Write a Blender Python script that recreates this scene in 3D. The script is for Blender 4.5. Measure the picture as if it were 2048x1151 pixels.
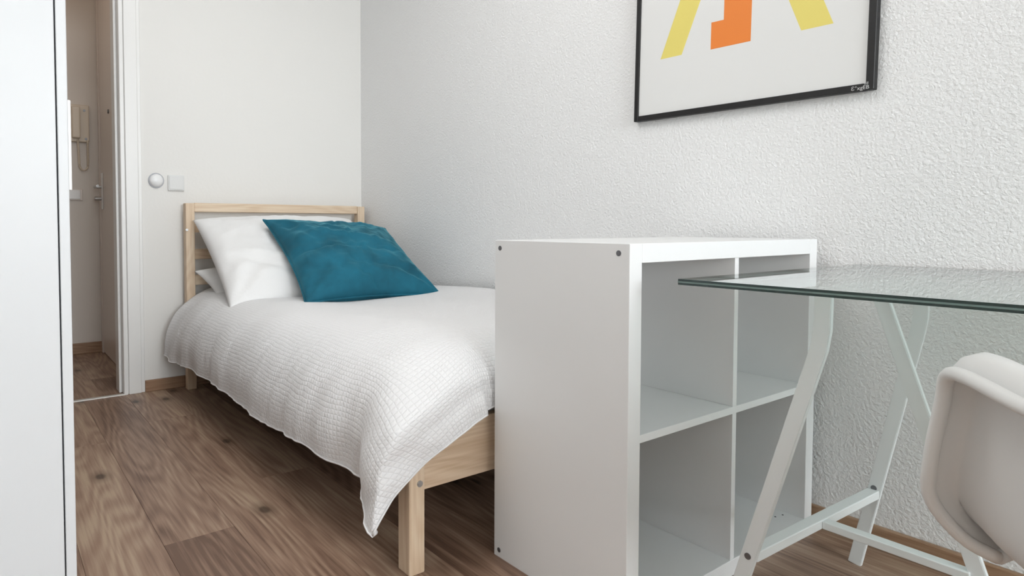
import bpy, bmesh, math, random
from mathutils import Vector, Matrix, noise
random.seed(7)
for o in list(bpy.data.objects): bpy.data.objects.remove(o)
SC = bpy.context.scene
COL = SC.collection

# ------------------------------------------------------------------ camera
cam_d = bpy.data.cameras.new('camera'); cam = bpy.data.objects.new('camera', cam_d); COL.objects.link(cam)
SC.camera = cam
cam.location = (-1.8107, -3.2841, 0.8042)
cam.rotation_euler = (math.pi/2 - 0.035, 0, -0.6154)
cam_d.sensor_width = 36.0; cam_d.lens = 1261.0/2048*36
cam_d.shift_x = (1024-863.85)/2048; cam_d.shift_y = -(575.5-495.5)/2048
cam_d.clip_start = 0.02

# ------------------------------------------------------------------ world, daylight, exposure
W = bpy.data.worlds.new('world'); SC.world = W; W.use_nodes = True
W.node_tree.nodes['Background'].inputs[0].default_value = (0.80, 0.90, 1.0, 1)
W.node_tree.nodes['Background'].inputs[1].default_value = 1.0
def area(name, loc, rot, sx, sy, power, color):
    l = bpy.data.lights.new(name, 'AREA'); l.shape = 'RECTANGLE'; l.size = sx; l.size_y = sy
    l.energy = power; l.color = color
    o = bpy.data.objects.new(name, l); COL.objects.link(o); o.location = loc; o.rotation_euler = rot
    return o
area('window_daylight', (-1.2, -7.75, 1.72), (math.pi/2, 0, 0), 2.0, 1.7, 155, (0.93, 0.965, 1.0))
area('ceiling_fill', (-1.35, -1.75, 2.58), (0, 0, 0), 1.1, 1.1, 13, (1.0, .988, .972))  # added fill with no fixture, brightens the duvet top and right wall
hl = bpy.data.lights.new('hall_fill', 'POINT'); hl.energy = 1.6; hl.color = (1.0, 0.84, 0.72); hl.shadow_soft_size = .12  # unseen warm point light, added to fill the hall
ho = bpy.data.objects.new('hall_fill', hl); COL.objects.link(ho); ho.location = (-1.75, .55, 2.2)
SC.view_settings.view_transform = 'Standard'; SC.view_settings.look = 'None'
SC.view_settings.gamma = 1.0; SC.view_settings.use_curve_mapping = False
SC.view_settings.exposure = 0.50

# ------------------------------------------------------------------ materials
def new_mat(name):
    m = bpy.data.materials.new(name); m.use_nodes = True
    return m, m.node_tree, m.node_tree.nodes['Principled BSDF']
def nd(t, typ, **k):
    n = t.nodes.new(typ)
    for a, b in k.items(): setattr(n, a, b)
    return n
def plain(name, col, rough=.5, metal=0, spec=.5, bump=0, bscale=200, coat=0):
    m, t, b = new_mat(name)
    b.inputs['Base Color'].default_value = (*col, 1); b.inputs['Roughness'].default_value = rough
    b.inputs['Metallic'].default_value = metal; b.inputs['Specular IOR Level'].default_value = spec
    b.inputs['Coat Weight'].default_value = coat; b.inputs['Coat Roughness'].default_value = .15
    if bump:
        c = nd(t, 'ShaderNodeTexCoord'); n = nd(t, 'ShaderNodeTexNoise'); n.inputs['Scale'].default_value = bscale
        n.inputs['Detail'].default_value = 3
        bp = nd(t, 'ShaderNodeBump'); bp.inputs['Strength'].default_value = 1; bp.inputs['Distance'].default_value = bump
        t.links.new(c.outputs['Object'], n.inputs['Vector']); t.links.new(n.outputs['Fac'], bp.inputs['Height'])
        t.links.new(bp.outputs['Normal'], b.inputs['Normal'])
    return m
def woodchip(name, col, strength):
    """painted woodchip paper: coarse soft lumps plus fine grain"""
    m, t, b = new_mat(name)
    b.inputs['Base Color'].default_value = (*col, 1); b.inputs['Roughness'].default_value = .62
    b.inputs['Specular IOR Level'].default_value = .35
    c = nd(t, 'ShaderNodeTexCoord')
    n1 = nd(t, 'ShaderNodeTexNoise'); n1.inputs['Scale'].default_value = 120; n1.inputs['Detail'].default_value = 3.5; n1.inputs['Roughness'].default_value = .6
    n1.inputs['Distortion'].default_value = .5
    v = nd(t, 'ShaderNodeTexVoronoi', feature='SMOOTH_F1'); v.inputs['Scale'].default_value = 150
    mx = nd(t, 'ShaderNodeMath', operation='MULTIPLY_ADD'); mx.inputs[1].default_value = -.35
    bp = nd(t, 'ShaderNodeBump'); bp.inputs['Strength'].default_value = 1; bp.inputs['Distance'].default_value = strength
    t.links.new(c.outputs['Object'], n1.inputs['Vector']); t.links.new(c.outputs['Object'], v.inputs['Vector'])
    t.links.new(v.outputs['Distance'], mx.inputs[0]); t.links.new(n1.outputs['Fac'], mx.inputs[2])
    t.links.new(mx.outputs[0], bp.inputs['Height']); t.links.new(bp.outputs['Normal'], b.inputs['Normal'])
    return m
def oak(name, dark, mid, light, axis='Y', rough=.42, knots=True, grain=1.0):
    m, t, b = new_mat(name)
    L = t.links.new
    c = nd(t, 'ShaderNodeTexCoord'); oi = nd(t, 'ShaderNodeObjectInfo')
    off = nd(t, 'ShaderNodeVectorMath', operation='ADD')
    mul = nd(t, 'ShaderNodeMath', operation='MULTIPLY'); mul.inputs[1].default_value = 37.0
    L(oi.outputs['Random'], mul.inputs[0]); L(c.outputs['Object'], off.inputs[0]); L(mul.outputs[0], off.inputs[1])
    def mapping(s):
        mp = nd(t, 'ShaderNodeMapping'); mp.inputs['Scale'].default_value = s; L(off.outputs[0], mp.inputs['Vector']); return mp
    al = {'Y': lambda a, l: (a, l, a), 'X': lambda a, l: (l, a, a), 'Z': lambda a, l: (a, a, l)}[axis]
    # cathedral figure: contour lines of a stretched noise field
    m1 = mapping(al(5.5*grain, .75*grain)); n1 = nd(t, 'ShaderNodeTexNoise'); n1.inputs['Scale'].default_value = 1; n1.inputs['Detail'].default_value = 1.6
    n1.inputs['Roughness'].default_value = .4; L(m1.outputs[0], n1.inputs['Vector'])
    k = nd(t, 'ShaderNodeMath', operation='MULTIPLY'); k.inputs[1].default_value = 130.0; L(n1.outputs['Fac'], k.inputs[0])
    s = nd(t, 'ShaderNodeMath', operation='SINE'); L(k.outputs[0], s.inputs[0])
    m2 = mapping(al(140*grain, 5*grain)); n2 = nd(t, 'ShaderNodeTexNoise'); n2.inputs['Scale'].default_value = 1; n2.inputs['Detail'].default_value = 4
    L(m2.outputs[0], n2.inputs['Vector'])
    m3 = mapping(al(6*grain, 1.3*grain)); n3 = nd(t, 'ShaderNodeTexNoise'); n3.inputs['Scale'].default_value = 1; n3.inputs['Detail'].default_value = 3
    L(m3.outputs[0], n3.inputs['Vector'])
    def ma(op, a, b_, c_=None):
        x = nd(t, 'ShaderNodeMath', operation=op)
        for i, q in enumerate((a, b_, c_)):
            if q is None: continue
            if isinstance(q, (int, float)): x.inputs[i].default_value = q
            else: L(q, x.inputs[i])
        return x.outputs[0]
    f = ma('MULTIPLY_ADD', s.outputs[0], .11, .5)
    f = ma('ADD', f, ma('MULTIPLY', ma('SUBTRACT', n2.outputs['Fac'], .5), .95))
    f = ma('ADD', f, ma('MULTIPLY', ma('SUBTRACT', n3.outputs['Fac'], .5), 1.1))
    f = ma('ADD', f, ma('MULTIPLY', ma('SUBTRACT', oi.outputs['Random'], .5), .32))
    cr = nd(t, 'ShaderNodeValToRGB'); e = cr.color_ramp.elements
    e[0].position = .12; e[0].color = (*dark, 1); e[1].position = .88; e[1].color = (*light, 1)
    x = e.new(.5); x.color = (*mid, 1)
    L(f, cr.inputs['Fac'])
    colout = cr.outputs['Color']
    if knots:
        m4 = mapping(al(3.1, 1.9)); v = nd(t, 'ShaderNodeTexVoronoi', voronoi_dimensions='2D'); v.inputs['Scale'].default_value = .8; v.inputs['Randomness'].default_value = 1
        L(m4.outputs[0], v.inputs['Vector'])
        r2 = nd(t, 'ShaderNodeValToRGB'); r2.color_ramp.elements[0].position = .025; r2.color_ramp.elements[0].color = (.16, .14, .13, 1)
        r2.color_ramp.elements[1].position = .11; r2.color_ramp.elements[1].color = (1, 1, 1, 1)
        x = r2.color_ramp.elements.new(.045); x.color = (.62, .60, .58, 1)
        L(v.outputs['Distance'], r2.inputs['Fac'])
        mix = nd(t, 'ShaderNodeMix', data_type='RGBA', blend_type='MULTIPLY'); mix.inputs['Factor'].default_value = .85
        L(colout, mix.inputs['A']); L(r2.outputs['Color'], mix.inputs['B']); colout = mix.outputs['Result']
    L(colout, b.inputs['Base Color'])
    b.inputs['Roughness'].default_value = rough; b.inputs['Specular IOR Level'].default_value = .4
    bp = nd(t, 'ShaderNodeBump'); bp.inputs['Distance'].default_value = .0004; L(n2.outputs['Fac'], bp.inputs['Height']); L(bp.outputs['Normal'], b.inputs['Normal'])
    return m
def waffle(name, col):
    """crinkled grid-woven cotton, uses the cloth's own UV in metres"""
    m, t, b = new_mat(name); L = t.links.new
    b.inputs['Base Color'].default_value = (*col, 1); b.inputs['Roughness'].default_value = .9; b.inputs['Specular IOR Level'].default_value = .2
    b.inputs['Sheen Weight'].default_value = .15
    uv = nd(t, 'ShaderNodeUVMap'); nz = nd(t, 'ShaderNodeTexNoise'); nz.inputs['Scale'].default_value = 9; nz.inputs['Detail'].default_value = 2
    L(uv.outputs[0], nz.inputs['Vector'])
    ds = nd(t, 'ShaderNodeVectorMath', operation='MULTIPLY_ADD'); L(nz.outputs['Color'], ds.inputs[0]); ds.inputs[1].default_value = (.018, .018, 0); L(uv.outputs[0], ds.inputs[2])
    sp = nd(t, 'ShaderNodeSeparateXYZ'); L(ds.outputs[0], sp.inputs[0])
    def wv(sock, per):
        a = nd(t, 'ShaderNodeMath', operation='MULTIPLY'); a.inputs[1].default_value = 2*math.pi/per; L(sock, a.inputs[0])
        s = nd(t, 'ShaderNodeMath', operation='SINE'); L(a.outputs[0], s.inputs[0])
        c = nd(t, 'ShaderNodeMath', operation='ABSOLUTE'); L(s.outputs[0], c.inputs[0]); 
        p = nd(t, 'ShaderNodeMath', operation='POWER'); L(c.outputs[0], p.inputs[0]); p.inputs[1].default_value = .5
        return p.outputs[0]
    mn = nd(t, 'ShaderNodeMath', operation='MINIMUM'); L(wv(sp.outputs[0], .026), mn.inputs[0]); L(wv(sp.outputs[1], .024), mn.inputs[1])
    n2 = nd(t, 'ShaderNodeTexNoise'); n2.inputs['Scale'].default_value = 55; n2.inputs['Detail'].default_value = 4; L(uv.outputs[0], n2.inputs['Vector'])
    ad = nd(t, 'ShaderNodeMath', operation='MULTIPLY_ADD'); L(n2.outputs['Fac'], ad.inputs[0]); ad.inputs[1].default_value = 1.3; L(mn.outputs[0], ad.inputs[2])
    bp = nd(t, 'ShaderNodeBump'); bp.inputs['Distance'].default_value = .0014; bp.inputs['Strength'].default_value = .9
    L(ad.outputs[0], bp.inputs['Height']); L(bp.outputs['Normal'], b.inputs['Normal'])
    return m
def velvet(name, col):
    m, t, b = new_mat(name); L = t.links.new
    c = nd(t, 'ShaderNodeTexCoord'); n = nd(t, 'ShaderNodeTexNoise'); n.inputs['Scale'].default_value = 7; n.inputs['Detail'].default_value = 5
    L(c.outputs['Object'], n.inputs['Vector'])
    r = nd(t, 'ShaderNodeValToRGB'); r.color_ramp.elements[0].position = .35; r.color_ramp.elements[0].color = (*[q*.72 for q in col], 1)
    r.color_ramp.elements[1].position = .68; r.color_ramp.elements[1].color = (*[min(1, q*1.3) for q in col], 1)
    L(n.outputs['Fac'], r.inputs['Fac']); L(r.outputs['Color'], b.inputs['Base Color'])
    b.inputs['Roughness'].default_value = .75; b.inputs['Specular IOR Level'].default_value = .25
    b.inputs['Sheen Weight'].default_value = .55; b.inputs['Sheen Roughness'].default_value = .35; b.inputs['Sheen Tint'].default_value = (.25, .75, .85, 1)
    n2 = nd(t, 'ShaderNodeTexNoise'); n2.inputs['Scale'].default_value = 600; L(c.outputs['Object'], n2.inputs['Vector'])
    bp = nd(t, 'ShaderNodeBump'); bp.inputs['Distance'].default_value = .0004; L(n2.outputs['Fac'], bp.inputs['Height']); L(bp.outputs['Normal'], b.inputs['Normal'])
    return m
def sheet_glass(name, tint, ior=1.55):
    """float glass as seen through: mirror-like Fresnel reflection over a tinted clear body"""
    m = bpy.data.materials.new(name); m.use_nodes = True; t = m.node_tree; t.nodes.clear(); L = t.links.new
    o = nd(t, 'ShaderNodeOutputMaterial'); f = nd(t, 'ShaderNodeFresnel'); f.inputs['IOR'].default_value = ior
    ge = nd(t, 'ShaderNodeNewGeometry'); io = nd(t, 'ShaderNodeMix', data_type='FLOAT'); io.inputs[2].default_value = ior; io.inputs[3].default_value = 1/ior
    L(ge.outputs['Backfacing'], io.inputs[0]); L(io.outputs[0], f.inputs['IOR'])
    g = nd(t, 'ShaderNodeBsdfGlossy'); g.inputs['Roughness'].default_value = .0; g.inputs['Color'].default_value = (1, 1, 1, 1)
    tr = nd(t, 'ShaderNodeBsdfTransparent'); tr.inputs['Color'].default_value = (*tint, 1)
    mx = nd(t, 'ShaderNodeMixShader'); L(f.outputs[0], mx.inputs[0]); L(tr.outputs[0], mx.inputs[1]); L(g.outputs[0], mx.inputs[2]); L(mx.outputs[0], o.inputs[0])
    return m
M = {}
M['wall_chip'] = woodchip('wall_chip_paint', (.88, .88, .878), .0032)
M['wall_smooth'] = plain('wall_smooth_paint', (.82, .805, .775), .6, bump=.0006, bscale=60)
M['hall_wall'] = plain('hall_wall_paint', (.72, .66, .60), .6, bump=.0005, bscale=60)
M['ceiling'] = plain('ceiling_paint', (.85, .85, .84), .7)
M['gloss_white'] = plain('door_lacquer', (.84, .83, .81), .35, coat=.2)
M['laminate'] = plain('white_laminate', (.84, .845, .845), .33, coat=.15, bump=.00004, bscale=300)
M['wardrobe_white'] = plain('wardrobe_white_foil', (.715, .73, .745), .4, bump=.00004, bscale=300)
M['plastic'] = plain('white_plastic', (.80, .795, .78), .38)
M['plastic_old'] = plain('cream_plastic', (.70, .60, .48), .4)
M['plate'] = plain('switch_plate_plastic', (.74, .74, .73), .4)
M['shell'] = plain('white_polypropylene', (.81, .815, .805), .42)
M['powder'] = plain('white_powder_coat', (.82, .85, .85), .38, bump=.00008, bscale=500)
M['metal'] = plain('steel', (.55, .55, .55), .3, metal=1)
M['dark_metal'] = plain('dull_zinc', (.22, .22, .23), .4, metal=.8)
M['black_frame'] = plain('black_wood_frame', (.007, .0065, .007), .5)
M['poster'] = plain('poster_paper', (.80, .80, .79), .5)
M['yellow'] = plain('print_yellow', (.82, .70, .18), .5)
M['orange'] = plain('print_orange', (.86, .24, .035), .5)
M['chalk'] = plain('white_pen', (.62, .62, .62), .7)
M['mattress'] = plain('mattress_fabric', (.72, .72, .71), .9, bump=.001, bscale=150)
M['duvet'] = waffle('crinkle_cotton', (.85, .845, .85))
M['duvet_hem'] = plain('hem_cotton', (.82, .81, .81), .9)
M['linen'] = plain('white_cotton', (.87, .865, .86), .88, bump=.0006, bscale=90)
M['velvet'] = velvet('teal_velvet', (.010, .113, .172))
M['oak'] = oak('oak_floor', (.160, .092, .062), (.315, .202, .142), (.47, .345, .245), 'Y')
M['oak_base'] = oak('oak_baseboard', (.24, .13, .075), (.33, .20, .12), (.43, .28, .18), 'X', knots=False)
M['oak_base_y'] = oak('oak_baseboard_y', (.24, .13, .075), (.33, .20, .12), (.43, .28, .18), 'Y', knots=False)
P = ((.60, .43, .285), (.71, .545, .39), (.80, .66, .50))
M['pine_x'] = oak('pine_grain_x', *P, 'X', .5, False, 1.2)
M['pine_y'] = oak('pine_grain_y', *P, 'Y', .5, False, 1.2)
M['pine_z'] = oak('pine_grain_z', *P, 'Z', .5, False, 1.2)
M['glass'] = sheet_glass('clear_table_glass', (.80, .865, .845))
M['pane'] = sheet_glass('window_glass', (.97, .98, .98))
M['glass_edge_dark'] = plain('glass_edge_dark_green', (.006, .030, .026), .12, coat=.5)
M['glass_edge_light'] = plain('glass_edge_pale_green', (.15, .22, .205), .2, coat=.5)
M['threshold'] = plain('aluminium_strip', (.72, .70, .66), .4, metal=.5)
M['ring_grey'] = plain('satin_ring', (.30, .30, .31), .35, metal=.3)
M['dome'] = plain('white_dome', (.85, .85, .85), .3)
M['subfloor'] = plain('subfloor', (.10, .065, .045), .8)
M['black'] = plain('black_void', (.01, .01, .01), .8)

# ------------------------------------------------------------------ mesh helpers
def finish(name, bm, mat, parent=None, smooth=False, recalc=True):
    if recalc: bmesh.ops.recalc_face_normals(bm, faces=bm.faces)
    me = bpy.data.meshes.new(name); bm.to_mesh(me); bm.free()
    if smooth:
        for p in me.polygons: p.use_smooth = True
    for mm in (mat if isinstance(mat, (list, tuple)) else [mat]): me.materials.append(mm)
    o = bpy.data.objects.new(name, me); COL.objects.link(o)
    if parent: o.parent = parent
    return o
def add_box(bm, a, b, bev=0, seg=2):
    a, b = Vector(a), Vector(b)
    g = bmesh.ops.create_cube(bm, size=1)
    c = (a+b)/2; d = b-a
    for v in g['verts']: v.co = Vector((c[i]+v.co[i]*abs(d[i]) for i in range(3)))
    if bev:
        es = list({e for v in g['verts'] for e in v.link_edges})
        bmesh.ops.bevel(bm, geom=es, offset=bev, segments=seg, affect='EDGES', profile=.5)
def box(name, a, b, mat, parent=None, bev=.0015, seg=2):
    bm = bmesh.new(); add_box(bm, a, b, bev, seg); return finish(name, bm, mat, parent)
def boxes(name, lst, mat, parent=None, bev=.0015):
    bm = bmesh.new()
    for a, b in lst: add_box(bm, a, b, bev, 1)
    return finish(name, bm, mat, parent)
def add_cyl(bm, p, q, r, r2=None, n=24, bev=0):
    p, q = Vector(p), Vector(q); d = q-p
    rot = d.to_track_quat('Z', 'Y').to_matrix().to_4x4()
    g = bmesh.ops.create_cone(bm, cap_ends=True, segments=n, radius1=r, radius2=r if r2 is None else r2, depth=d.length,
                              matrix=Matrix.Translation((p+q)/2) @ rot)
    if bev:
        es = [e for e in {e for v in g['verts'] for e in v.link_edges} if any(len(f.verts) > 4 for f in e.link_faces)]
        bmesh.ops.bevel(bm, geom=es, offset=bev, segments=2, affect='EDGES')
def cyl(name, p, q, r, mat, parent=None, r2=None, n=24, bev=0, smooth=False):
    bm = bmesh.new(); add_cyl(bm, p, q, r, r2, n, bev); o = finish(name, bm, mat, parent)
    return o
def add_tube(bm, pts, r, n=10):
    pts = [Vector(p) for p in pts]; rings = []; up = Vector((0, 0, 1)); prev = None
    for i, p in enumerate(pts):
        t = (pts[min(i+1, len(pts)-1)]-pts[max(i-1, 0)]).normalized()
        if prev is None:
            a = t.orthogonal().normalized()
        else:
            a = (prev-t*prev.dot(t)).normalized()
        prev = a; b = t.cross(a)
        rings.append([bm.verts.new(p+a*r*math.cos(2*math.pi*k/n)+b*r*math.sin(2*math.pi*k/n)) for k in range(n)])
    for i in range(len(rings)-1):
        for k in range(n): bm.faces.new((rings[i][k], rings[i][(k+1) % n], rings[i+1][(k+1) % n], rings[i+1][k]))
    bm.faces.new(rings[0][::-1]); bm.faces.new(rings[-1])
def bar_sweep(bm, pts, wx, wn, bev=.0012):
    """rectangular bar along pts in a plane x=const: width wx along X, wn across in the plane"""
    rings = []
    for i, p in enumerate(pts):
        p = Vector(p)
        d0 = (p-Vector(pts[i-1])).normalized() if i else None
        d1 = (Vector(pts[i+1])-p).normalized() if i < len(pts)-1 else None
        t = ((d0 or d1)+(d1 or d0)).normalized(); nrm = Vector((1, 0, 0)).cross(t).normalized()
        k = 1/max(.3, t.dot(d1 or d0))
        rings.append([bm.verts.new(p+Vector((sx*wx/2, 0, 0))+nrm*sy*wn/2*k) for sx, sy in ((-1, -1), (1, -1), (1, 1), (-1, 1))])
    for a, b in zip(rings, rings[1:]):
        for k in range(4): bm.faces.new((a[k], a[(k+1) % 4], b[(k+1) % 4], b[k]))
    bm.faces.new(rings[0][::-1]); bm.faces.new(rings[-1])
    if bev: bmesh.ops.bevel(bm, geom=bm.edges[:], offset=bev, segments=2, affect='EDGES')
def empty(name, loc, label, cat, group=None):
    o = bpy.data.objects.new(name, None); COL.objects.link(o); o.location = loc; o.empty_display_size = .1
    tag(o, label, cat, group); return o
def tag(o, label, cat, group=None):
    o['label'] = label; o['category'] = cat
    if group: o['group'] = group
    return o
def struct(o): o['kind'] = 'structure'; return o
def keep(child, root):
    """parent while keeping the child's world position (roots sit at their base)"""
    child.parent = root; child.matrix_parent_inverse = Matrix.Translation(-Vector(root.location)); return child
def own(root, *objs):
    for o in objs: keep(o, root)

# ================================================================== SETTING
XL, YN, H = -2.32, -7.50, 2.60          # left wall, window wall, ceiling height
floor = struct(box('floor', (XL-.1, YN-.1, -.14), (.1, 1.40, -.0135), M['subfloor'], bev=0))
# planks run along Y, width .178, edges on x = -1.105 - k*.178
def plank(x0, x1, y0, y1):
    g = .00025
    bm = bmesh.new(); add_box(bm, (-(x1-x0)/2+g, -(y1-y0)/2+g, -.013), ((x1-x0)/2-g, (y1-y0)/2-g, 0), .0005, 1)
    p = finish('plank', bm, M['oak'], floor); p.location = ((x0+x1)/2, (y0+y1)/2, 0)
    return p
joint0 = {-1: -.35, 0: -.52, 1: -1.62, 2: -.69, 3: -1.9, -2: -1.36+0, -3: -.2}
edges = [-1.105+.178*k for k in range(-7, 7)]
for i in range(len(edges)):
    x1 = edges[i]; x0 = x1-.178
    idx = round((-1.105-x1)/.178)
    if x0 < XL: x0 = XL
    j = joint0.get(idx, -random.uniform(.3, 2.0))
    if idx == -1: j = -1.35
    if idx == -2: j = -2.45
    ys = [0.0]; y = j; Lp = 1.86
    while y < -.25-1e-6 or True:
        if y < ys[-1]-.12: ys.append(y)
        y -= Lp
        if y < YN+.2: break
    ys.append(YN)
    if x1 > XL+.02:
        for a, b in zip(ys, ys[1:]): plank(x0, min(x1, 0), b, a)
x1 = 0; x0 = edges[-1] if edges[-1] > -.17 else -.1
if edges[-1] < -.005: plank(edges[-1], 0, YN, -1.1); plank(edges[-1], 0, -1.1, 0)
# hall planks
hx = -1.20
for k in range(7):
    a = hx-.178*(k+1); b = hx-.178*k; j = random.uniform(.35, .95)
    plank(max(a, XL), b, 0.012, j); plank(max(a, XL), b, j, 1.23)

DX0, DX1, DH, WT = -2.10, -1.275, 2.06, .13      # doorway in the back wall
def wall(name, lst, mat): return struct(boxes(name, lst, mat, bev=0))
wall('wall_back', [((DX1, 0, -.01), (.12, WT, H)), ((XL, 0, -.01), (DX0, WT, H)), ((DX0, 0, DH), (DX1, WT, H))], M['wall_smooth'])
wall('wall_right', [((0, YN, -.01), (.12, 0, H))], M['wall_chip'])
wall('wall_left', [((XL-.12, YN, -.01), (XL, 1.35, H))], M['wall_smooth'])
WX0, WX1, WZ0, WZ1 = -2.18, -.22, .95, 2.50
wall('wall_front', [((XL-.12, YN-.14, -.01), (.12, YN, WZ0)), ((XL-.12, YN-.14, WZ1), (.12, YN, H)),
                    ((XL-.12, YN-.14, WZ0), (WX0, YN, WZ1)), ((WX1, YN-.14, WZ0), (.12, YN, WZ1))], M['wall_smooth'])
struct(box('ceiling', (XL-.12, YN-.14, H), (.12, 1.40, H+.1), M['ceiling'], bev=0))
# hall shell
HX, HY = -1.215, 1.218
wall('wall_hall_far', [((XL, HY, -.01), (HX+.14, HY+.12, H))], M['hall_wall'])
ED0, ED1, EDH = .33, 1.185, 2.30
wall('wall_hall_right', [((HX, WT, -.01), (HX+.14, ED0, H)), ((HX, ED1, -.01), (HX+.14, HY, H)), ((HX, ED0, EDH), (HX+.14, ED1, H))], M['hall_wall'])
# window
win = struct(empty('window_1', ((WX0+WX1)/2, YN-.07, WZ0), '', '')); del win['label']; del win['category']
fr = [((WX0, YN-.10, WZ0), (WX0+.06, YN-.04, WZ1)), ((WX1-.06, YN-.10, WZ0), (WX1, YN-.04, WZ1)), ((WX0, YN-.10, WZ0), (WX1, YN-.04, WZ0+.06)),
      ((WX0, YN-.10, WZ1-.06), (WX1, YN-.04, WZ1)), (((WX0+WX1)/2-.04, YN-.10, WZ0), ((WX0+WX1)/2+.04, YN-.04, WZ1))]
own(win, boxes('window_frame', fr, M['gloss_white']), box('pane', (WX0+.06, YN-.072, WZ0+.06), (WX1-.06, YN-.068, WZ1-.06), M['pane'], bev=0),
    box('window_sill', (WX0-.04, YN-.03, WZ0-.03), (WX1+.04, YN+.16, WZ0), M['gloss_white']))
# baseboards
BH = .056
def bboard(name, a, b, mat): return struct(box(name, a, b, mat, bev=.003))
bboard('baseboard_back', (-1.196, -.015, 0), (0, 0, BH), M['oak_base'])
bboard('baseboard_right', (-.015, YN, 0), (0, -.015, BH), M['oak_base_y'])
bboard('baseboard_left', (XL, YN, 0), (XL+.015, 0, BH), M['oak_base_y'])
bboard('baseboard_front', (XL, YN, 0), (0, YN+.015, BH), M['oak_base'])
bboard('baseboard_hall', (XL, HY-.015, 0), (HX-.001, HY, .068), M['oak_base'])
# door surround of the room's doorway: casing, step, jamb lining
tr = struct(bpy.data.objects.new('trim_1', None)); COL.objects.link(tr); tr.location = (-1.235, 0, 0)
own(tr, box('casing', (-1.268, -.016, 0), (-1.212, 0, DH+.06), M['gloss_white'], bev=.003),
    box('casing_step', (-1.212, -.009, 0), (-1.196, 0, DH+.07), M['gloss_white'], bev=.003),
    box('casing', (DX0-.06, -.016, 0), (DX0, 0, DH+.06), M['gloss_white'], bev=.003),
    box('casing', (DX0, -.016, DH), (-1.268, 0, DH+.06), M['gloss_white'], bev=.003),
    box('jamb_lining', (-1.289, -.010, 0), (-1.268, WT, DH), M['gloss_white'], bev=.004),
    box('jamb_lining', (DX0, -.010, 0), (DX0+.02, WT, DH), M['gloss_white'], bev=.004),
    box('door_stop', (-1.302, .045, 0), (-1.289, WT, DH), M['gloss_white'], bev=.003))
struct(box('trim_2', (DX0, -.012, -.002), (-1.272, .014, .004), M['threshold'], bev=.0015))
# entrance door in the hall's right wall (face on x = HX)
door = struct(bpy.data.objects.new('door_1', None)); COL.objects.link(door); door.location = (HX, (ED0+ED1)/2, 0)
M['hall_door'] = plain('hall_door_lacquer', (.74, .66, .60), .35, coat=.15)
leaf = box('door_leaf', (HX+.0, ED0+.02, .006), (HX+.04, ED1-.02, EDH-.02), M['hall_door'], bev=.003)
frm = boxes('door_frame', [((HX-.006, ED0-.03, 0), (HX+.05, ED0+.018, EDH+.03)), ((HX-.006, ED1-.018, 0), (HX+.05, ED1+.028, EDH+.03)), ((HX-.006, ED0, EDH-.018), (HX+.05, ED1, EDH+.03))], M['hall_door'], bev=.002)
plate = box('lock_plate', (HX-.009, 1.065, .905), (HX, 1.105, 1.130), M['gloss_white'], bev=.003)
bm = bmesh.new(); add_cyl(bm, (HX-.009, 1.087, 1.043), (HX-.048, 1.087, 1.043), .009, n=16); add_cyl(bm, (HX-.043, 1.093, 1.043), (HX-.043, .975, 1.043), .0085, n=16, bev=.002)
lever = finish('door_lever', bm, M['metal'])
knob = cyl('lock_cylinder', (HX-.009, 1.087, .972), (HX-.047, 1.087, .972), .0125, M['metal'], bev=.002)
peep = cyl('peephole', (HX-.006, .815, 1.468), (HX+.001, .815, 1.468), .013, M['dark_metal'], bev=.002)
hinge = cyl('hinge', (HX-.014, ED0+.018, 1.66), (HX-.014, ED0+.018, 1.75), .007, M['metal'])
own(door, leaf, frm, plate, lever, knob, peep, hinge)

# ================================================================== WARDROBE
wx = -1.681; wy = -1.92; wl = XL+.005
wr = empty('wardrobe', ((wx+wl)/2, wy+.5, 0), 'tall plain white wardrobe standing at the left edge beside the doorway', 'wardrobe')
own(wr, box('side_panel', (wl, wy, 0), (wx-.020, wy+.018, 2.30), M['wardrobe_white'], bev=.0015),
    box('side_panel', (wl, wy+.982, 0), (wx-.020, wy+1.0, 2.30), M['wardrobe_white']),
    box('top_panel', (wl, wy+.018, 2.282), (wx-.020, wy+.982, 2.30), M['wardrobe_white']),
    box('plinth', (wl, wy+.018, 0), (wx-.035, wy+.982, .06), M['wardrobe_white']),
    box('back_panel', (wl, wy+.018, .06), (wl+.006, wy+.982, 2.282), M['wardrobe_white']))
for k in range(2):
    y0 = wy+.001+k*.5
    d = box('door', (wx-.0175, y0, .06), (wx, y0+.497, 2.298), M['wardrobe_white'], bev=.0015)
    own(wr, d)
    hy_ = y0+.012 if k == 0 else y0+.47
    h = boxes('handle', [((wx, hy_, .872), (wx+.006, hy_+.014, 1.042))], M['gloss_white'], bev=.0012); h.parent = d
    h.matrix_parent_inverse = Matrix.Identity(4)

# ================================================================== BED
bed = empty('bed_frame', (-.53, -1.07, 0), 'pale pine single bed frame with slatted headboard in the corner', 'bed')
HP0, HP1 = -1.018, -.975
def bpart(name, a, b, mat, bev=.004): o = box(name, a, b, mat, bev=bev, seg=3); own(bed, o); return o
bpart('head_post', (HP0, -.092, 0), (HP1, -.045, .915), M['pine_z'])
bpart('head_post', (-.072, -.092, 0), (-.028, -.045, .915), M['pine_z'])
bpart('head_rail', (HP1, -.085, .872), (-.072, -.050, .917), M['pine_x'])
for z0, z1 in ((.772, .822), (.640, .690), (.512, .562)):
    bpart('head_slat', (HP1, -.070, z0), (-.072, -.052, z1), M['pine_x'], .002)
bpart('head_board', (HP1, -.078, .19), (-.072, -.054, .33), M['pine_x'], .002)
fy = -2.100
fp = bpart('foot_post', (-1.036, fy, 0), (-.993, fy+.050, .332), M['pine_z'])
bpart('foot_post', (-.090, fy, 0), (-.047, fy+.050, .332), M['pine_z'])
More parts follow.
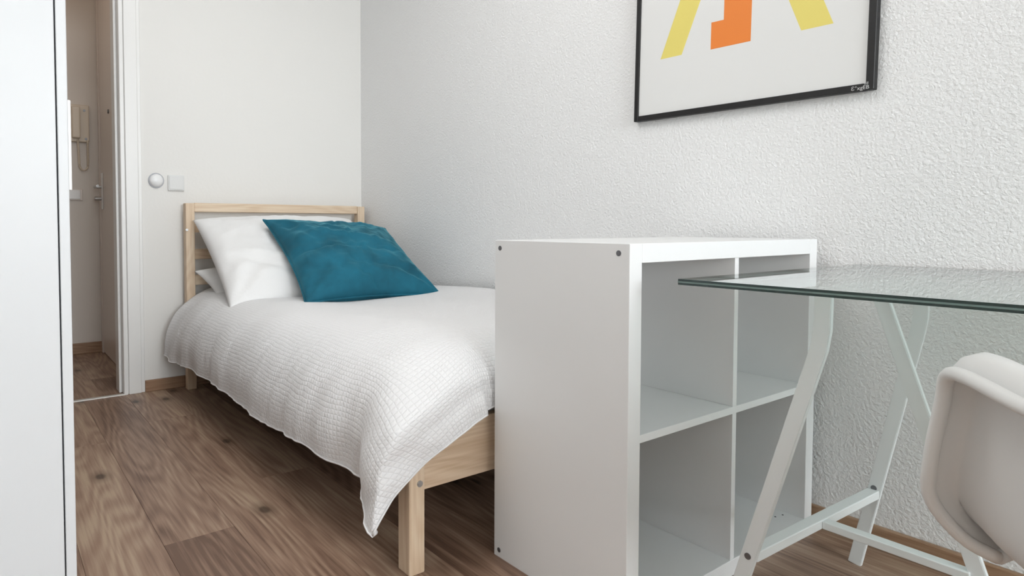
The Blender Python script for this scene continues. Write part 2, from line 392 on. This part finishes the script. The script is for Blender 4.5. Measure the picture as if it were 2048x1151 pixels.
bpart('foot_rail', (-.993, fy+.006, .192), (-.090, fy+.028, .335), M['pine_x'], .002)
bpart('side_rail', (-1.018, fy+.05, .205), (-.996, -.092, .330), M['pine_y'], .002)
bpart('side_rail', (-.060, fy+.05, .205), (-.038, -.092, .330), M['pine_y'], .002)
for k in range(14):
    y = -.20-k*.135
    bpart('bed_slat', (-.996, y-.03, .232), (-.060, y+.03, .250), M['pine_x'], .002)
for z in (.212, .288):
    bm = bmesh.new(); add_cyl(bm, (-1.008, fy+.001, z), (-1.008, fy-.003, z), .0075, n=20, bev=.001)
    add_cyl(bm, (-1.008, fy-.0025, z), (-1.008, fy-.0036, z), .0035, n=6)
    own(bed, finish('bolt', bm, M['metal']))
own(bed, cyl('bolt', (HP0+.004, -.093, .785), (HP0+.004, -.098, .785), .006, M['metal']))

bm = bmesh.new(); add_box(bm, (-.985, -2.065, .255), (-.07, -.10, .405), .03, 4)
mat_o = tag(finish('mattress', bm, M['mattress'], smooth=True), 'white foam mattress lying on the bed slats beneath the duvet', 'mattress')

# ------------------------------------------------------------------ duvet
def interp(tab, x):
    if x <= tab[0][0]: return tab[0][1:]
    for (a, b) in zip(tab, tab[1:]):
        if x <= b[0]:
            f = (x-a[0])/(b[0]-a[0]); return tuple(p+(q-p)*f for p, q in zip(a[1:], b[1:]))
    a, b = tab[-2], tab[-1]; f = (x-a[0])/(b[0]-a[0]); return tuple(p+(q-p)*f for p, q in zip(a[1:], b[1:]))
def smooth_tab(tab, n=60):
    """densify a table with Catmull-Rom"""
    out = []
    for i in range(len(tab)-1):
        p = [tab[max(i-1, 0)], tab[i], tab[i+1], tab[min(i+2, len(tab)-1)]]
        for k in range(6):
            t = k/6
            out.append(tuple(.5*((2*b)+(c-a)*t+(2*a-5*b+4*c-d)*t*t+(-a+3*b-3*c+d)*t**3) for a, b, c, d in zip(*p)))
    out.append(tab[-1]); return out
# distance from crease -> (outwards, height)
SIDE = smooth_tab([(0, 0, .512), (.08, .08, .506), (.16, .157, .489), (.24, .227, .452), (.32, .279, .393), (.40, .308, .318), (.46, .315, .256), (.52, .309, .196), (.58, .306, .15), (.68, .30, .07)])
FOOT = smooth_tab([(0, 0, .512), (.08, .08, .505), (.15, .142, .478), (.21, .186, .435), (.27, .208, .385), (.33, .215, .335), (.40, .215, .28), (.50, .212, .20), (.58, .21, .125), (.68, .21, .04)])
PX0, QY0 = -.80, -1.925       # creases where side and foot start to fall
def ridge(x, c, w): return math.exp(-((x-c)/w)**2)
def duvet_pt(p, q):
    """p: metres from the wall edge, q: metres from the head edge, on the flat sheet"""
    x = -.035-p; y = -.10-q
    dp = max(0, PX0-x); dq = max(0, QY0-y)
    if dp == 0 and dq == 0:
        X, Y, Z = x, y, .512
    else:
        d = (dp**2.6+dq**2.6)**(1/2.6)
        so, sz = interp(SIDE, d); fo, fz = interp(FOOT, d)
        a_, b_ = dp/.53, dq/.315; m_ = max(a_, b_); rr = math.hypot(a_, b_)/m_
        k_ = min(1, max(0, (m_-.25)/.35)); k_ = k_*k_*(3-2*k_)
        c, s = a_/m_, b_/m_; den = rr*(1-k_)+k_
        c /= den; s /= den; w = b_*b_/(a_*a_+b_*b_)
        kk = 1.0; flare = 1+.06*max(0, m_-.4)/.6*(4*w*(1-w))**2
        cn = max(0, (m_-.45)/.55)*(4*w*(1-w))**2
        ox = c*so*(1+.13*cn); oy = s*fo*(1-.06*cn)
        Z = sz*(1-w)+fz*w
        X = (PX0 if dp > 0 or x < PX0 else x)-ox if dp > 0 else x
        Y = (QY0-oy) if dq > 0 else y
    X += .034*ridge(dq if dq > 0 else (y-QY0), .02, .07)*max(0, min(1, (dp-.22)/.25))
    hang = min(1, dp/.30); hf = min(1, dq/.25)
    # broad puffiness
    n = noise.noise(Vector((p*2.2, q*1.7, 3.1)))*.016
    n += noise.noise(Vector((p*5, q*4, 8.1)))*.007
    n += -.024*ridge(y, -.75, .45)*ridge(x, -.45, .4)                      # hollow where the cushion sits
    n += .022*ridge(x, -.02, .12)*ridge(y, -1.15, .6)                      # rises against the wall
    n += -.012*ridge(x, -.35, .25)*ridge(y, -1.6, .35)
    Z += n*(1-.6*max(hang, hf))
    # hanging folds on the side: lines that follow the fall and lean a little
    a = q+.35*dp
    fold = noise.noise(Vector((a*9.0, dp*1.6, 1.7)))*.012+noise.noise(Vector((a*22, dp*2.5, 5.7)))*.0048
    fa = max(0, min(1, (dp-.12)/.40))*(1+.9*ridge(y, -.2, .2))
    X -= fa*fold*1.1
    Z += hang*.010*noise.noise(Vector((q*4.2, 2.2, 0)))*min(1, dp/.5)*1.2
    crs = noise.noise(Vector((a*34, dp*7, 9.0)))*.0034+noise.noise(Vector((a*70, dp*16, 2.0)))*.0012
    X -= hang*crs
    # puff between hem and mattress (foot end) and its folds
    if dq > 0:
        b = p+.5*dq
        Y -= hf*(noise.noise(Vector((b*7, dq*3, 4.4)))*.010+noise.noise(Vector((b*18, dq*4, 7.4)))*.004)
        # a soft crease above the hem of the foot end
        Y += .008*ridge(dq, .24, .02)*(1-hang*.5)
    # far end lifts over the corner by the headboard
    X -= ridge(y, -.12, .18)*(-.045*min(1, dp/.25)+.065*min(1, dp/.52)**2)
    Z -= .0
    # never pass into wall, shelf unit or below the hem limit
    X = min(X, -.012)
    if X > -.835: Y = max(Y, -2.118)
    Y = max(Y, -2.20); Y = min(Y, -.096)
    return Vector((X, Y, Z))
LP, LQ = .765+.53, 1.825+.315
def hem_p(q): return LP-.0+.012*math.sin(q*7)+.01*noise.noise(Vector((q*5, 0, 0)))
def hem_q(p): return LQ+.006*math.sin(p*9)-.02*ridge(p, .75, .12)
NU, NV = 150, 230
bm = bmesh.new(); uvl = bm.loops.layers.uv.new('UVMap'); grid = []; uvs = {}
for j in range(NV+1):
    row = []
    for i in range(NU+1):
        u = i/NU; v = j/NV
        q = v*hem_q(u*LP); p = u*hem_p(v*LQ)
        vt = bm.verts.new(duvet_pt(p, q)); uvs[vt] = (p, q); row.append(vt)
    grid.append(row)
for j in range(NV):
    for i in range(NU):
        f = bm.faces.new((grid[j][i], grid[j][i+1], grid[j+1][i+1], grid[j+1][i])); f.smooth = True
        for lp in f.loops: lp[uvl].uv = uvs[lp.vert]
dv = finish('duvet', bm, M['duvet'], smooth=True, recalc=True)
sol = dv.modifiers.new('thickness', 'SOLIDIFY'); sol.thickness = .016; sol.offset = -1
tag(dv, 'white crinkled duvet spread over the bed and hanging down its side', 'duvet')
# seam piping along the side hem and the foot hem
pts = []
for k in range(0, 161):
    q = LQ*k/160; w_ = duvet_pt(hem_p(q)-.004, min(q, hem_q(LP))); pts.append(w_+Vector((-.001, 0, 0)))
bm = bmesh.new(); add_tube(bm, pts, .0022, 6)
pts = [duvet_pt(LP*(1-k/80), hem_q(LP*(1-k/80))-.004)+Vector((0, -.001, 0)) for k in range(0, 70)]
add_tube(bm, pts, .0022, 6)
hm = finish('hem', bm, M['duvet_hem'], dv, smooth=True)

# ------------------------------------------------------------------ pillows
def pillow(name, BL, BR, TR, TL, thick, mat, seed, n=56, pinch=.04, wr=.006, sag=0., folds=(), round_=2.4, seam=False):
    BL, BR, TR, TL = map(Vector, (BL, BR, TR, TL))
    nrm = ((BR-BL).cross(TL-BL)+(TR-BR).cross(TR-TL)*0).normalized()
    def shape(u, v, s):
        a, b = 2*u-1, 2*v-1
        # edges drawn in between the corners
        ax = a*(1-pinch*(1-b*b)); by = b*(1-pinch*(1-a*a))
        uu, vv = (ax+1)/2, (by+1)/2
        P_ = BL*(1-uu)*(1-vv)+BR*uu*(1-vv)+TR*uu*vv+TL*(1-uu)*vv
        e = max(0, (1-abs(a)**round_))*max(0, (1-abs(b)**round_))
        t = thick/2*e**.46
        w = wr*(noise.noise(Vector((a*2.0+seed, b*2.0, s*3)))*1.4+noise.noise(Vector((a*5+seed, b*5, s*3+1)))*.8+.35*noise.noise(Vector((a*12+seed, b*12, s))))
        # radiating puckers close to the corners
        for ca in (-1, 1):
            for cb in (-1, 1):
                da, db = a-ca, b-cb; r = math.hypot(da, db)
                w += wr*.9*math.exp(-(r/.55)**2)*math.sin(9*math.atan2(db, da)+seed)*min(1, r/.15)
        for (fa, fb, ang, wd, dp_) in folds:
            dd = (a-fa)*math.cos(ang)+(b-fb)*math.sin(ang); ll = -(a-fa)*math.sin(ang)+(b-fb)*math.cos(ang)
            w += dp_*math.exp(-(dd/wd)**2)*math.exp(-(ll/.55)**2)
        if seam:
            w -= .0075*math.exp(-((a-.02+.03*math.sin(b*3))/.028)**2)+.0075*math.exp(-((b+.10+.03*math.sin(a*4))/.028)**2)
        return P_+nrm*s*(t+w*min(1, e*3.2))+Vector((0, 0, -sag*(1-a*a)*(1-b*b)))
    bm = bmesh.new(); F = {}; 
    for s in (1, -1):
        for j in range(n+1):
            for i in range(n+1):
                if s == -1 and (i in (0, n) or j in (0, n)): F[s, i, j] = F[1, i, j]; continue
                ui = .5-.5*math.cos(math.pi*i/n); vj = .5-.5*math.cos(math.pi*j/n)
                ui = ui*.45+i/n*.55; vj = vj*.45+j/n*.55
                F[s, i, j] = bm.verts.new(shape(ui, vj, s))
    for s in (1, -1):
        for j in range(n):
            for i in range(n):
                q = (F[s, i, j], F[s, i+1, j], F[s, i+1, j+1], F[s, i, j+1]); bm.faces.new(q if s == 1 else q[::-1])
    border = [F[1, i, 0].co.copy() for i in range(n+1)]+[F[1, n, j].co.copy() for j in range(1, n+1)]+[F[1, i, n].co.copy() for i in range(n-1, -1, -1)]+[F[1, 0, j].co.copy() for j in range(n-1, 0, -1)]
    return finish(name, bm, mat, smooth=True), border
p1, b1 = pillow('pillow', (-1.0, -.70, .463), (-.19, -.77, .505), (-.14, -.125, .838), (-.992, -.125, .832), .21, M['linen'], 2.3, wr=.010, pinch=.035,
                folds=((-.35, -.30, 1.15, .05, .012), (-.5, -.45, .9, .05, -.010), (.1, -.5, 1.7, .06, .010), (-.1, -.35, 1.3, .04, -.008)))
tag(p1, 'large square white pillow leaning on the headboard behind the teal cushion', 'pillow')
p2, b2 = pillow('pillow', (-.945, -.36, .468), (-.15, -.52, .49), (-.15, -.13, .60), (-.992, -.135, .585), .13, M['linen'], 5.1, wr=.006)
tag(p2, 'white pillow tucked low behind the large pillow, only its left corner showing', 'pillow')
cu, bc = pillow('cushion', (-.775, -.945, .494), (-.150, -1.015, .494), (-.090, -.42, .790), (-.752, -.42, .832), .19, M['velvet'], 8.4, wr=.013, pinch=.085, n=72, seam=True,
                folds=((-.55, -.1, .5, .07, .010), (.2, .2, 1.4, .05, .007), (-.3, .35, 1.2, .05, .008), (.45, -.55, 1.5, .05, -.008), (-.2, .55, 1.0, .04, .007), (.05, .35, .2, .05, .006)))
tag(cu, 'teal velvet cushion leaning against the white pillow on the bed', 'cushion')
bm = bmesh.new(); add_tube(bm, bc+[bc[0]], .0042, 8)
finish('piping', bm, M['velvet'], cu, smooth=True)
zp = cu.data
tabo = box('zip_pull', (-.108, -.470, .742), (-.101, -.452, .748), M['dark_metal'], cu, bev=.001)

# ================================================================== SHELF UNIT
SX0, SX1, SYF, SYB, SH = -.8084, -.0384, -2.5207, -2.1307, .77
sh = empty('shelf_unit', ((SX0+SX1)/2, (SYF+SYB)/2, 0), 'white open cube shelf unit with four compartments at the foot of the bed', 'shelf')
T = .038; t_ = .016; mx_ = (SX0+SX1)/2; mz_ = SH/2
def spart(name, a, b, bev=.0012): o = box(name, a, b, M['laminate'], bev=bev); own(sh, o); return o
left = spart('side_panel', (SX0, SYF, 0), (SX0+T, SYB, SH))
spart('side_panel', (SX1-T, SYF, 0), (SX1, SYB, SH))
spart('top_panel', (SX0+T, SYF, SH-T), (SX1-T, SYB, SH))
bot = spart('bottom_panel', (SX0+T, SYF, 0), (SX1-T, SYB, T))
spart('shelf', (SX0+T, SYF+.001, mz_-t_/2), (SX1-T, SYB-.001, mz_+t_/2), .0006)
spart('divider', (mx_-t_/2, SYF+.002, T), (mx_+t_/2, SYB-.002, mz_-t_/2), .0006)
spart('divider', (mx_-t_/2, SYF+.002, mz_+t_/2), (mx_+t_/2, SYB-.002, SH-T), .0006)
for y in (SYF+.026, SYB-.018):
    for z in (.018, SH-.019):
        bm = bmesh.new(); add_cyl(bm, (SX0+.001, y, z), (SX0-.0006, y, z), .0058, n=20)
        add_cyl(bm, (SX0-.0004, y, z), (SX0-.0011, y, z), .0026, n=6)
        s_ = finish('screw', bm, M['dark_metal'] if True else None, left); s_.matrix_parent_inverse = Matrix.Identity(4)
for x, y in ((-.126, -2.470), (-.099, -2.476), (-.110, -2.449)):
    d_ = cyl('peg_hole', (x, y, T-.001), (x, y, T+.0003), .0025, M['black'], bot, n=12)

# ================================================================== DESK: glass top, trestles
GZ = .7085; GT = .0105; GX0, GX1, GY0, GY1 = -.790, -.022, -2.612, -4.05
gl = empty('glass_desk_top', ((GX0+GX1)/2, (GY0+GY1)/2, GZ-GT), 'clear glass desk top with green edges resting on the white trestles', 'desk')
M_pane = box('glass_sheet', (GX0+.0012, GY1+.0012, GZ-GT), (GX1-.0012, GY0-.0012, GZ), M['glass'], bev=0)
def rim(name, z0, z1, mat, out):
    lst = [((GX0-out+.0012, GY1-out+.0012, z0), (GX0+.0014, GY0+out-.0012, z1)), ((GX1-.0014, GY1-out+.0012, z0), (GX1+out-.0012, GY0+out-.0012, z1)),
           ((GX0+.0014, GY0-.0014, z0), (GX1-.0014, GY0+out-.0012, z1)), ((GX0+.0014, GY1-out+.0012, z0), (GX1-.0014, GY1+.0014, z1))]
    return boxes(name, lst, mat, bev=0)
own(gl, M_pane, rim('edge_band', GZ-.0040, GZ, M['glass_edge_dark'], .0013), rim('edge_band', GZ-.0068, GZ-.0040, M['glass_edge_light'], .0016), rim('edge_band', GZ-GT, GZ-.0068, M['glass_edge_dark'], .0013))

TZ = GZ-GT-.0004
def trestle(dy, sgn, label):
    """sgn=1: the pair of bent legs on the far (+Y) side"""
    Y = lambda y: dy+sgn*(y+2.80)
    XA, XC, XB = -.640, -.132, -.385
    root = empty('trestle', (XB, Y(-2.80), 0), label, 'trestle', None)
    for X, yf, yk, zk, yb_, zb_ in ((XA, -2.622, -2.787, .592, -2.672, .180), (XC, -2.660, -2.772, .570, -2.697, .196)):
        bm = bmesh.new(); bar_sweep(bm, [(X, Y(yf), 0), (X, Y(yk), zk), (X, Y(yk-.005), zk+.035), (X, Y(yk-.006), TZ)], .012, .027)
        lg = finish('leg', bm, M['powder']); own(root, lg)
        bm = bmesh.new(); bar_y = Y(yb_)
        s = -1 if X == XA else 1
        add_cyl(bm, (X-.005, bar_y, zb_), (X-.0075, bar_y, zb_), .0062, n=16, bev=.0004)
        f = finish('bolt', bm, M['dark_metal'], lg)
        f.matrix_parent_inverse = Matrix.Identity(4)
    bm = bmesh.new(); bar_sweep(bm, [(XB, Y(-3.009), 0), (XB, Y(-2.790), .660), (XB, Y(-2.786), TZ)], .012, .026)
    own(root, finish('leg', bm, M['powder']))
    own(root, box('top_bar', (XA+.008, Y(-2.787)-.009, TZ-.016), (XC-.008, Y(-2.787)+.009, TZ), M['powder']))
    c = -2.684
    cb = box('cross_bar', (-(XC-XA)/2+.006, -.0125, -.0095), ((XC-XA)/2-.006, .0125, .0095), M['powder'], bev=.0018)
    cb.location = ((XA+XC)/2, Y(-2.6845), .181); cb.rotation_euler = (0, -.010, -sgn*.049); own(root, cb)
    ya, yb = sorted((Y(c-.0125), Y(-2.938)))
    own(root, box('stretcher', (XB-.0125, ya, .172), (XB+.0125, yb, .188), M['powder'], bev=.0018))
    return root
trestle(-2.80, 1, 'white steel trestle with bent legs under the near end of the glass')
trestle(-3.86, -1, 'white steel trestle under the window end of the glass')

# ================================================================== CHAIR (moulded armchair shell)
# chair frame: x forward, y left, z up
CA = math.radians(40); F3 = Vector((math.cos(CA), math.sin(CA), 0))
CO = Vector((-.752, -3.315, 0))
ch = bpy.data.objects.new('armchair', None); COL.objects.link(ch); ch.location = CO; ch.rotation_euler = (0, 0, math.atan2(F3.y, F3.x))
tag(ch, 'white moulded plastic armchair pulled up at the glass desk', 'chair')
CEN = smooth_tab([(0, .232, .385), (.06, .240, .403), (.14, .205, .405), (.30, .09, .390), (.48, -.07, .383), (.60, -.17, .405), (.70, -.215, .50), (.84, -.25, .63), (1, -.29, .795)])
EDG = smooth_tab([(0, .160, .205, .380), (.06, .158, .245, .402), (.14, .152, .284, .452), (.22, .134, .293, .510), (.30, .108, .294, .588), (.37, .086, .299, .626), (.45, .03, .304, .635),
                  (.60, -.09, .300, .628), (.72, -.175, .272, .640), (.84, -.235, .225, .690), (.93, -.275, .180, .738), (1, -.288, .130, .772)])
GU = smooth_tab([(0, 0, 0), (.25, .30, .0), (.45, .58, .012), (.60, .745, .09), (.72, .82, .34), (.80, .855, .66), (.86, .872, .90), (.90, .885, 1.05), (.935, .92, 1.10), (.97, .965, 1.075), (1, 1.0, 1.0)])
bm = bmesh.new(); nu, nv = 64, 72; g_ = []
for j in range(nv+1):
    v = j/nv; cx, cz = interp(CEN, v); ex, ey, ez = interp(EDG, v); row = []
    for i in range(nu+1):
        u = 2*i/nu-1; au = abs(u); gy, gz = interp(GU, au)
        fl = 0 if v < .7 else (v-.7)/.3       # the back is a flatter curve
        f2 = max(0, 1-v/.28)*.75; gy = gy*(1-f2)+au*f2
        gy = gy*(1-fl)+au*fl; gz = gz*(1-fl)+(au**2.5)*fl
        row.append(bm.verts.new(Vector((cx+(ex-cx)*(au**2.2), math.copysign(ey*gy, u), cz+(ez-cz)*gz))))
    g_.append(row)
for j in range(nv):
    for i in range(nu): bm.faces.new((g_[j][i], g_[j][i+1], g_[j+1][i+1], g_[j+1][i]))
shell = finish('shell', bm, M['shell'], ch, smooth=True)
sd = shell.modifiers.new('thickness', 'SOLIDIFY'); sd.thickness = .006; sd.offset = 0
rimpts = [g for g in []]
def edge_pt(v, s):
    ex, ey, ez = interp(EDG, v); return Vector((ex, s*ey, ez))
path = [edge_pt(k/60, 1) for k in range(0, 61)]
back = [Vector((interp(CEN, 1)[0]+(interp(EDG, 1)[0]-interp(CEN, 1)[0])*(abs(u)**2.2), u*interp(EDG, 1)[1], interp(CEN, 1)[1]+(interp(EDG, 1)[2]-interp(CEN, 1)[1])*abs(u)**2.5)) for u in [1-k/10 for k in range(1, 20)]]
path += back+[edge_pt(1-k/60, -1) for k in range(0, 61)]
c0 = interp(CEN, 0); e0 = interp(EDG, 0)
path += [Vector((c0[0]+(e0[0]-c0[0])*abs(u)**2.2, e0[1]*u, c0[1]+(e0[2]-c0[1])*abs(u)**3)) for u in [-1+k/10 for k in range(1, 20)]]
path.append(path[0])
bm = bmesh.new(); add_tube(bm, path, .0085, 12); finish('rim', bm, M['shell'], ch, smooth=True)
for sx, sy in ((.13, .13), (.13, -.13), (-.12, .13), (-.12, -.13)):
    bm = bmesh.new(); add_cyl(bm, (sx*1.55, sy*1.5, .0), (sx, sy, .385), .009, .013, n=16); finish('leg', bm, M['metal'], ch)
bm = bmesh.new(); add_box(bm, (-.12, -.14, .368), (.12, .14, .380), .003, 1); finish('seat_bracket', bm, M['metal'], ch)

# ================================================================== FRAMED POSTER (on the right wall, in the YZ plane)
pf = bpy.data.objects.new('framed_poster', None); COL.objects.link(pf); pf.location = (-.001, -2.283, 1.147)
pf.rotation_euler = (math.radians(1.05)*1.0, 0, 0)
tag(pf, 'black framed poster with yellow and orange bars hanging above the shelf unit', 'picture')
PW, PH, FD = .352, 1.0, .021
def ybox(a, b): return ((-a[0], a[1], a[2]), (-b[0], b[1], b[2]))
fo = boxes('frame', [((-FD, PW-.016, 0), (0, PW, PH)), ((-FD, -PW, 0), (0, -PW+.018, PH)), ((-FD, -PW+.018, 0), (0, PW-.016, .017)), ((-FD, -PW+.018, PH-.017), (0, PW-.016, PH))], M['black_frame'], pf, bev=.0012)
ps = box('poster', (-FD+.005, -PW+.012, .010), (-FD+.009, PW-.012, PH-.010), M['poster'], pf, bev=0)
def print_shape(name, pts, mat):
    bm = bmesh.new(); xf = -FD+.0048; xb = -FD+.0052
    a = [bm.verts.new((xf, y, z)) for y, z in pts]; b = [bm.verts.new((xb, y, z)) for y, z in pts]
    bm.faces.new(a); bm.faces.new(b[::-1])
    for i in range(len(pts)): bm.faces.new((a[i], b[i], b[(i+1) % len(pts)], a[(i+1) % len(pts)]))
    o = finish(name, bm, mat, ps); return o
c = -2.283; z0 = 1.147
L_ = lambda y, z: (y-c, z-z0)
print_shape('yellow_bar', [L_(-2.025, 1.337), L_(-2.101, 1.337), L_(-2.300, 1.85), L_(-2.222, 1.85)], M['yellow'])
print_shape('yellow_bar', [L_(-2.457, 1.330), L_(-2.536, 1.330), L_(-2.332, 1.85), L_(-2.252, 1.85)], M['yellow'])
print_shape('orange_shape', [L_(-2.198, 1.333), L_(-2.320, 1.332), L_(-2.320, 1.70), L_(-2.237, 1.70), L_(-2.237, 1.412), L_(-2.198, 1.413)], M['orange'])
def text_mesh(name, body, size, loc, mat, parent):
    cu_ = bpy.data.curves.new('scribble_text', 'FONT'); cu_.body = body; cu_.size = size; cu_.extrude = .0001; cu_.align_x = 'LEFT'; cu_.resolution_u = 2
    to = bpy.data.objects.new('tmp', cu_); COL.objects.link(to)
    dg = bpy.context.evaluated_depsgraph_get(); me = bpy.data.meshes.new_from_object(to.evaluated_get(dg)); bpy.data.objects.remove(to)
    me.materials.clear(); me.materials.append(mat)
    o = bpy.data.objects.new(name, me); COL.objects.link(o); o.parent = parent
    # text faces -X: its x axis runs along -Y
    o.matrix_local = Matrix(((0, 0, -1, loc[0]), (-1, 0, 0, loc[1]), (0, 1, 0, loc[2]), (0, 0, 0, 1)))
    return o
text_mesh('handwriting', '\u0190\u00b0xgEB', .0135, (-FD-.0004, -PW+.050, .0025), M['chalk'], pf)
text_mesh('handwriting', 'oII', .0095, (-FD-.0004, -PW+.0215, .0135), M['chalk'], pf)

# ================================================================== SMALL WALL THINGS
dm = empty('wall_sensor', (-1.131, 0, 1.024), 'round white wall dimmer with a silver ring beside the door frame', 'wall control')
own(dm, cyl('ring', (-1.131, 0, 1.024), (-1.131, -.008, 1.024), .0345, M['ring_grey'], n=40, bev=.002),
    cyl('base_plate', (-1.131, 0, 1.024), (-1.131, -.004, 1.024), .0365, M['dark_metal'], n=40, bev=.001))
bm = bmesh.new(); bmesh.ops.create_uvsphere(bm, u_segments=32, v_segments=16, radius=.031)
for v in bm.verts: v.co = Vector((v.co.x, v.co.y*.5, v.co.z))+Vector((-1.131, -.0085, 1.024))
own(dm, finish('dome', bm, M['dome'], smooth=True))
sw = empty('wall_plate', (-1.0395, 0, 1.0155), 'square grey-white blank switch plate on the wall above the bed', 'switch')
own(sw, box('plate', (-1.078, -.009, .977), (-1.001, 0, 1.054), M['plate'], bev=.003), box('cover', (-1.072, -.0115, .983), (-1.007, -.008, 1.048), M['plate'], bev=.002))
ic = empty('intercom', (-1.325, HY, 1.325), 'cream wall intercom phone with curled cord in the hallway', 'intercom')
own(ic, box('base', (-1.373, HY-.028, 1.325), (-1.270, HY, 1.555), M['plastic_old'], bev=.006))
bm = bmesh.new()
add_box(bm, (-1.368, HY-.062, 1.345), (-1.322, HY-.040, 1.540), .008, 3); add_box(bm, (-1.368, HY-.052, 1.495), (-1.322, HY-.028, 1.540), .006, 2); add_box(bm, (-1.368, HY-.052, 1.345), (-1.322, HY-.028, 1.385), .006, 2)
own(ic, finish('handset', bm, M['plastic_old'], smooth=False))
own(ic, cyl('button', (-1.297, HY-.028, 1.520), (-1.297, HY-.032, 1.520), .007, M['dark_metal']), cyl('button', (-1.290, HY-.028, 1.345), (-1.290, HY-.032, 1.345), .007, M['dark_metal']))
pts = []
for k in range(0, 420):
    t = k/419; 
    if t < .38: b_ = Vector((-1.335+.006*t/.38, HY-.030, 1.340-(t/.38)*.15))
    elif t < .62:
        a = (t-.38)/.24*math.pi; b_ = Vector((-1.305-.024*math.cos(a), HY-.03, 1.19-.040*math.sin(a)))
    else: b_ = Vector((-1.281, HY-.03, 1.19+(t-.62)/.38*.145))
    ang = k*1.05
    pts.append(b_+Vector((math.cos(ang)*.0045, math.sin(ang)*.0045, 0)))
bm = bmesh.new(); add_tube(bm, pts, .003, 5); own(ic, finish('cord', bm, M['plastic_old'], smooth=True))
hs = empty('hall_switch', (-1.36, HY, .966), 'white light switch on the hallway wall below the intercom', 'switch')
own(hs, box('plate', (-1.402, HY-.010, .962), (-1.312, HY, 1.034), M['hall_door'], bev=.003), box('rocker', (-1.395, HY-.018, .970), (-1.325, HY-.009, 1.028), M['gloss_white'], bev=.003))
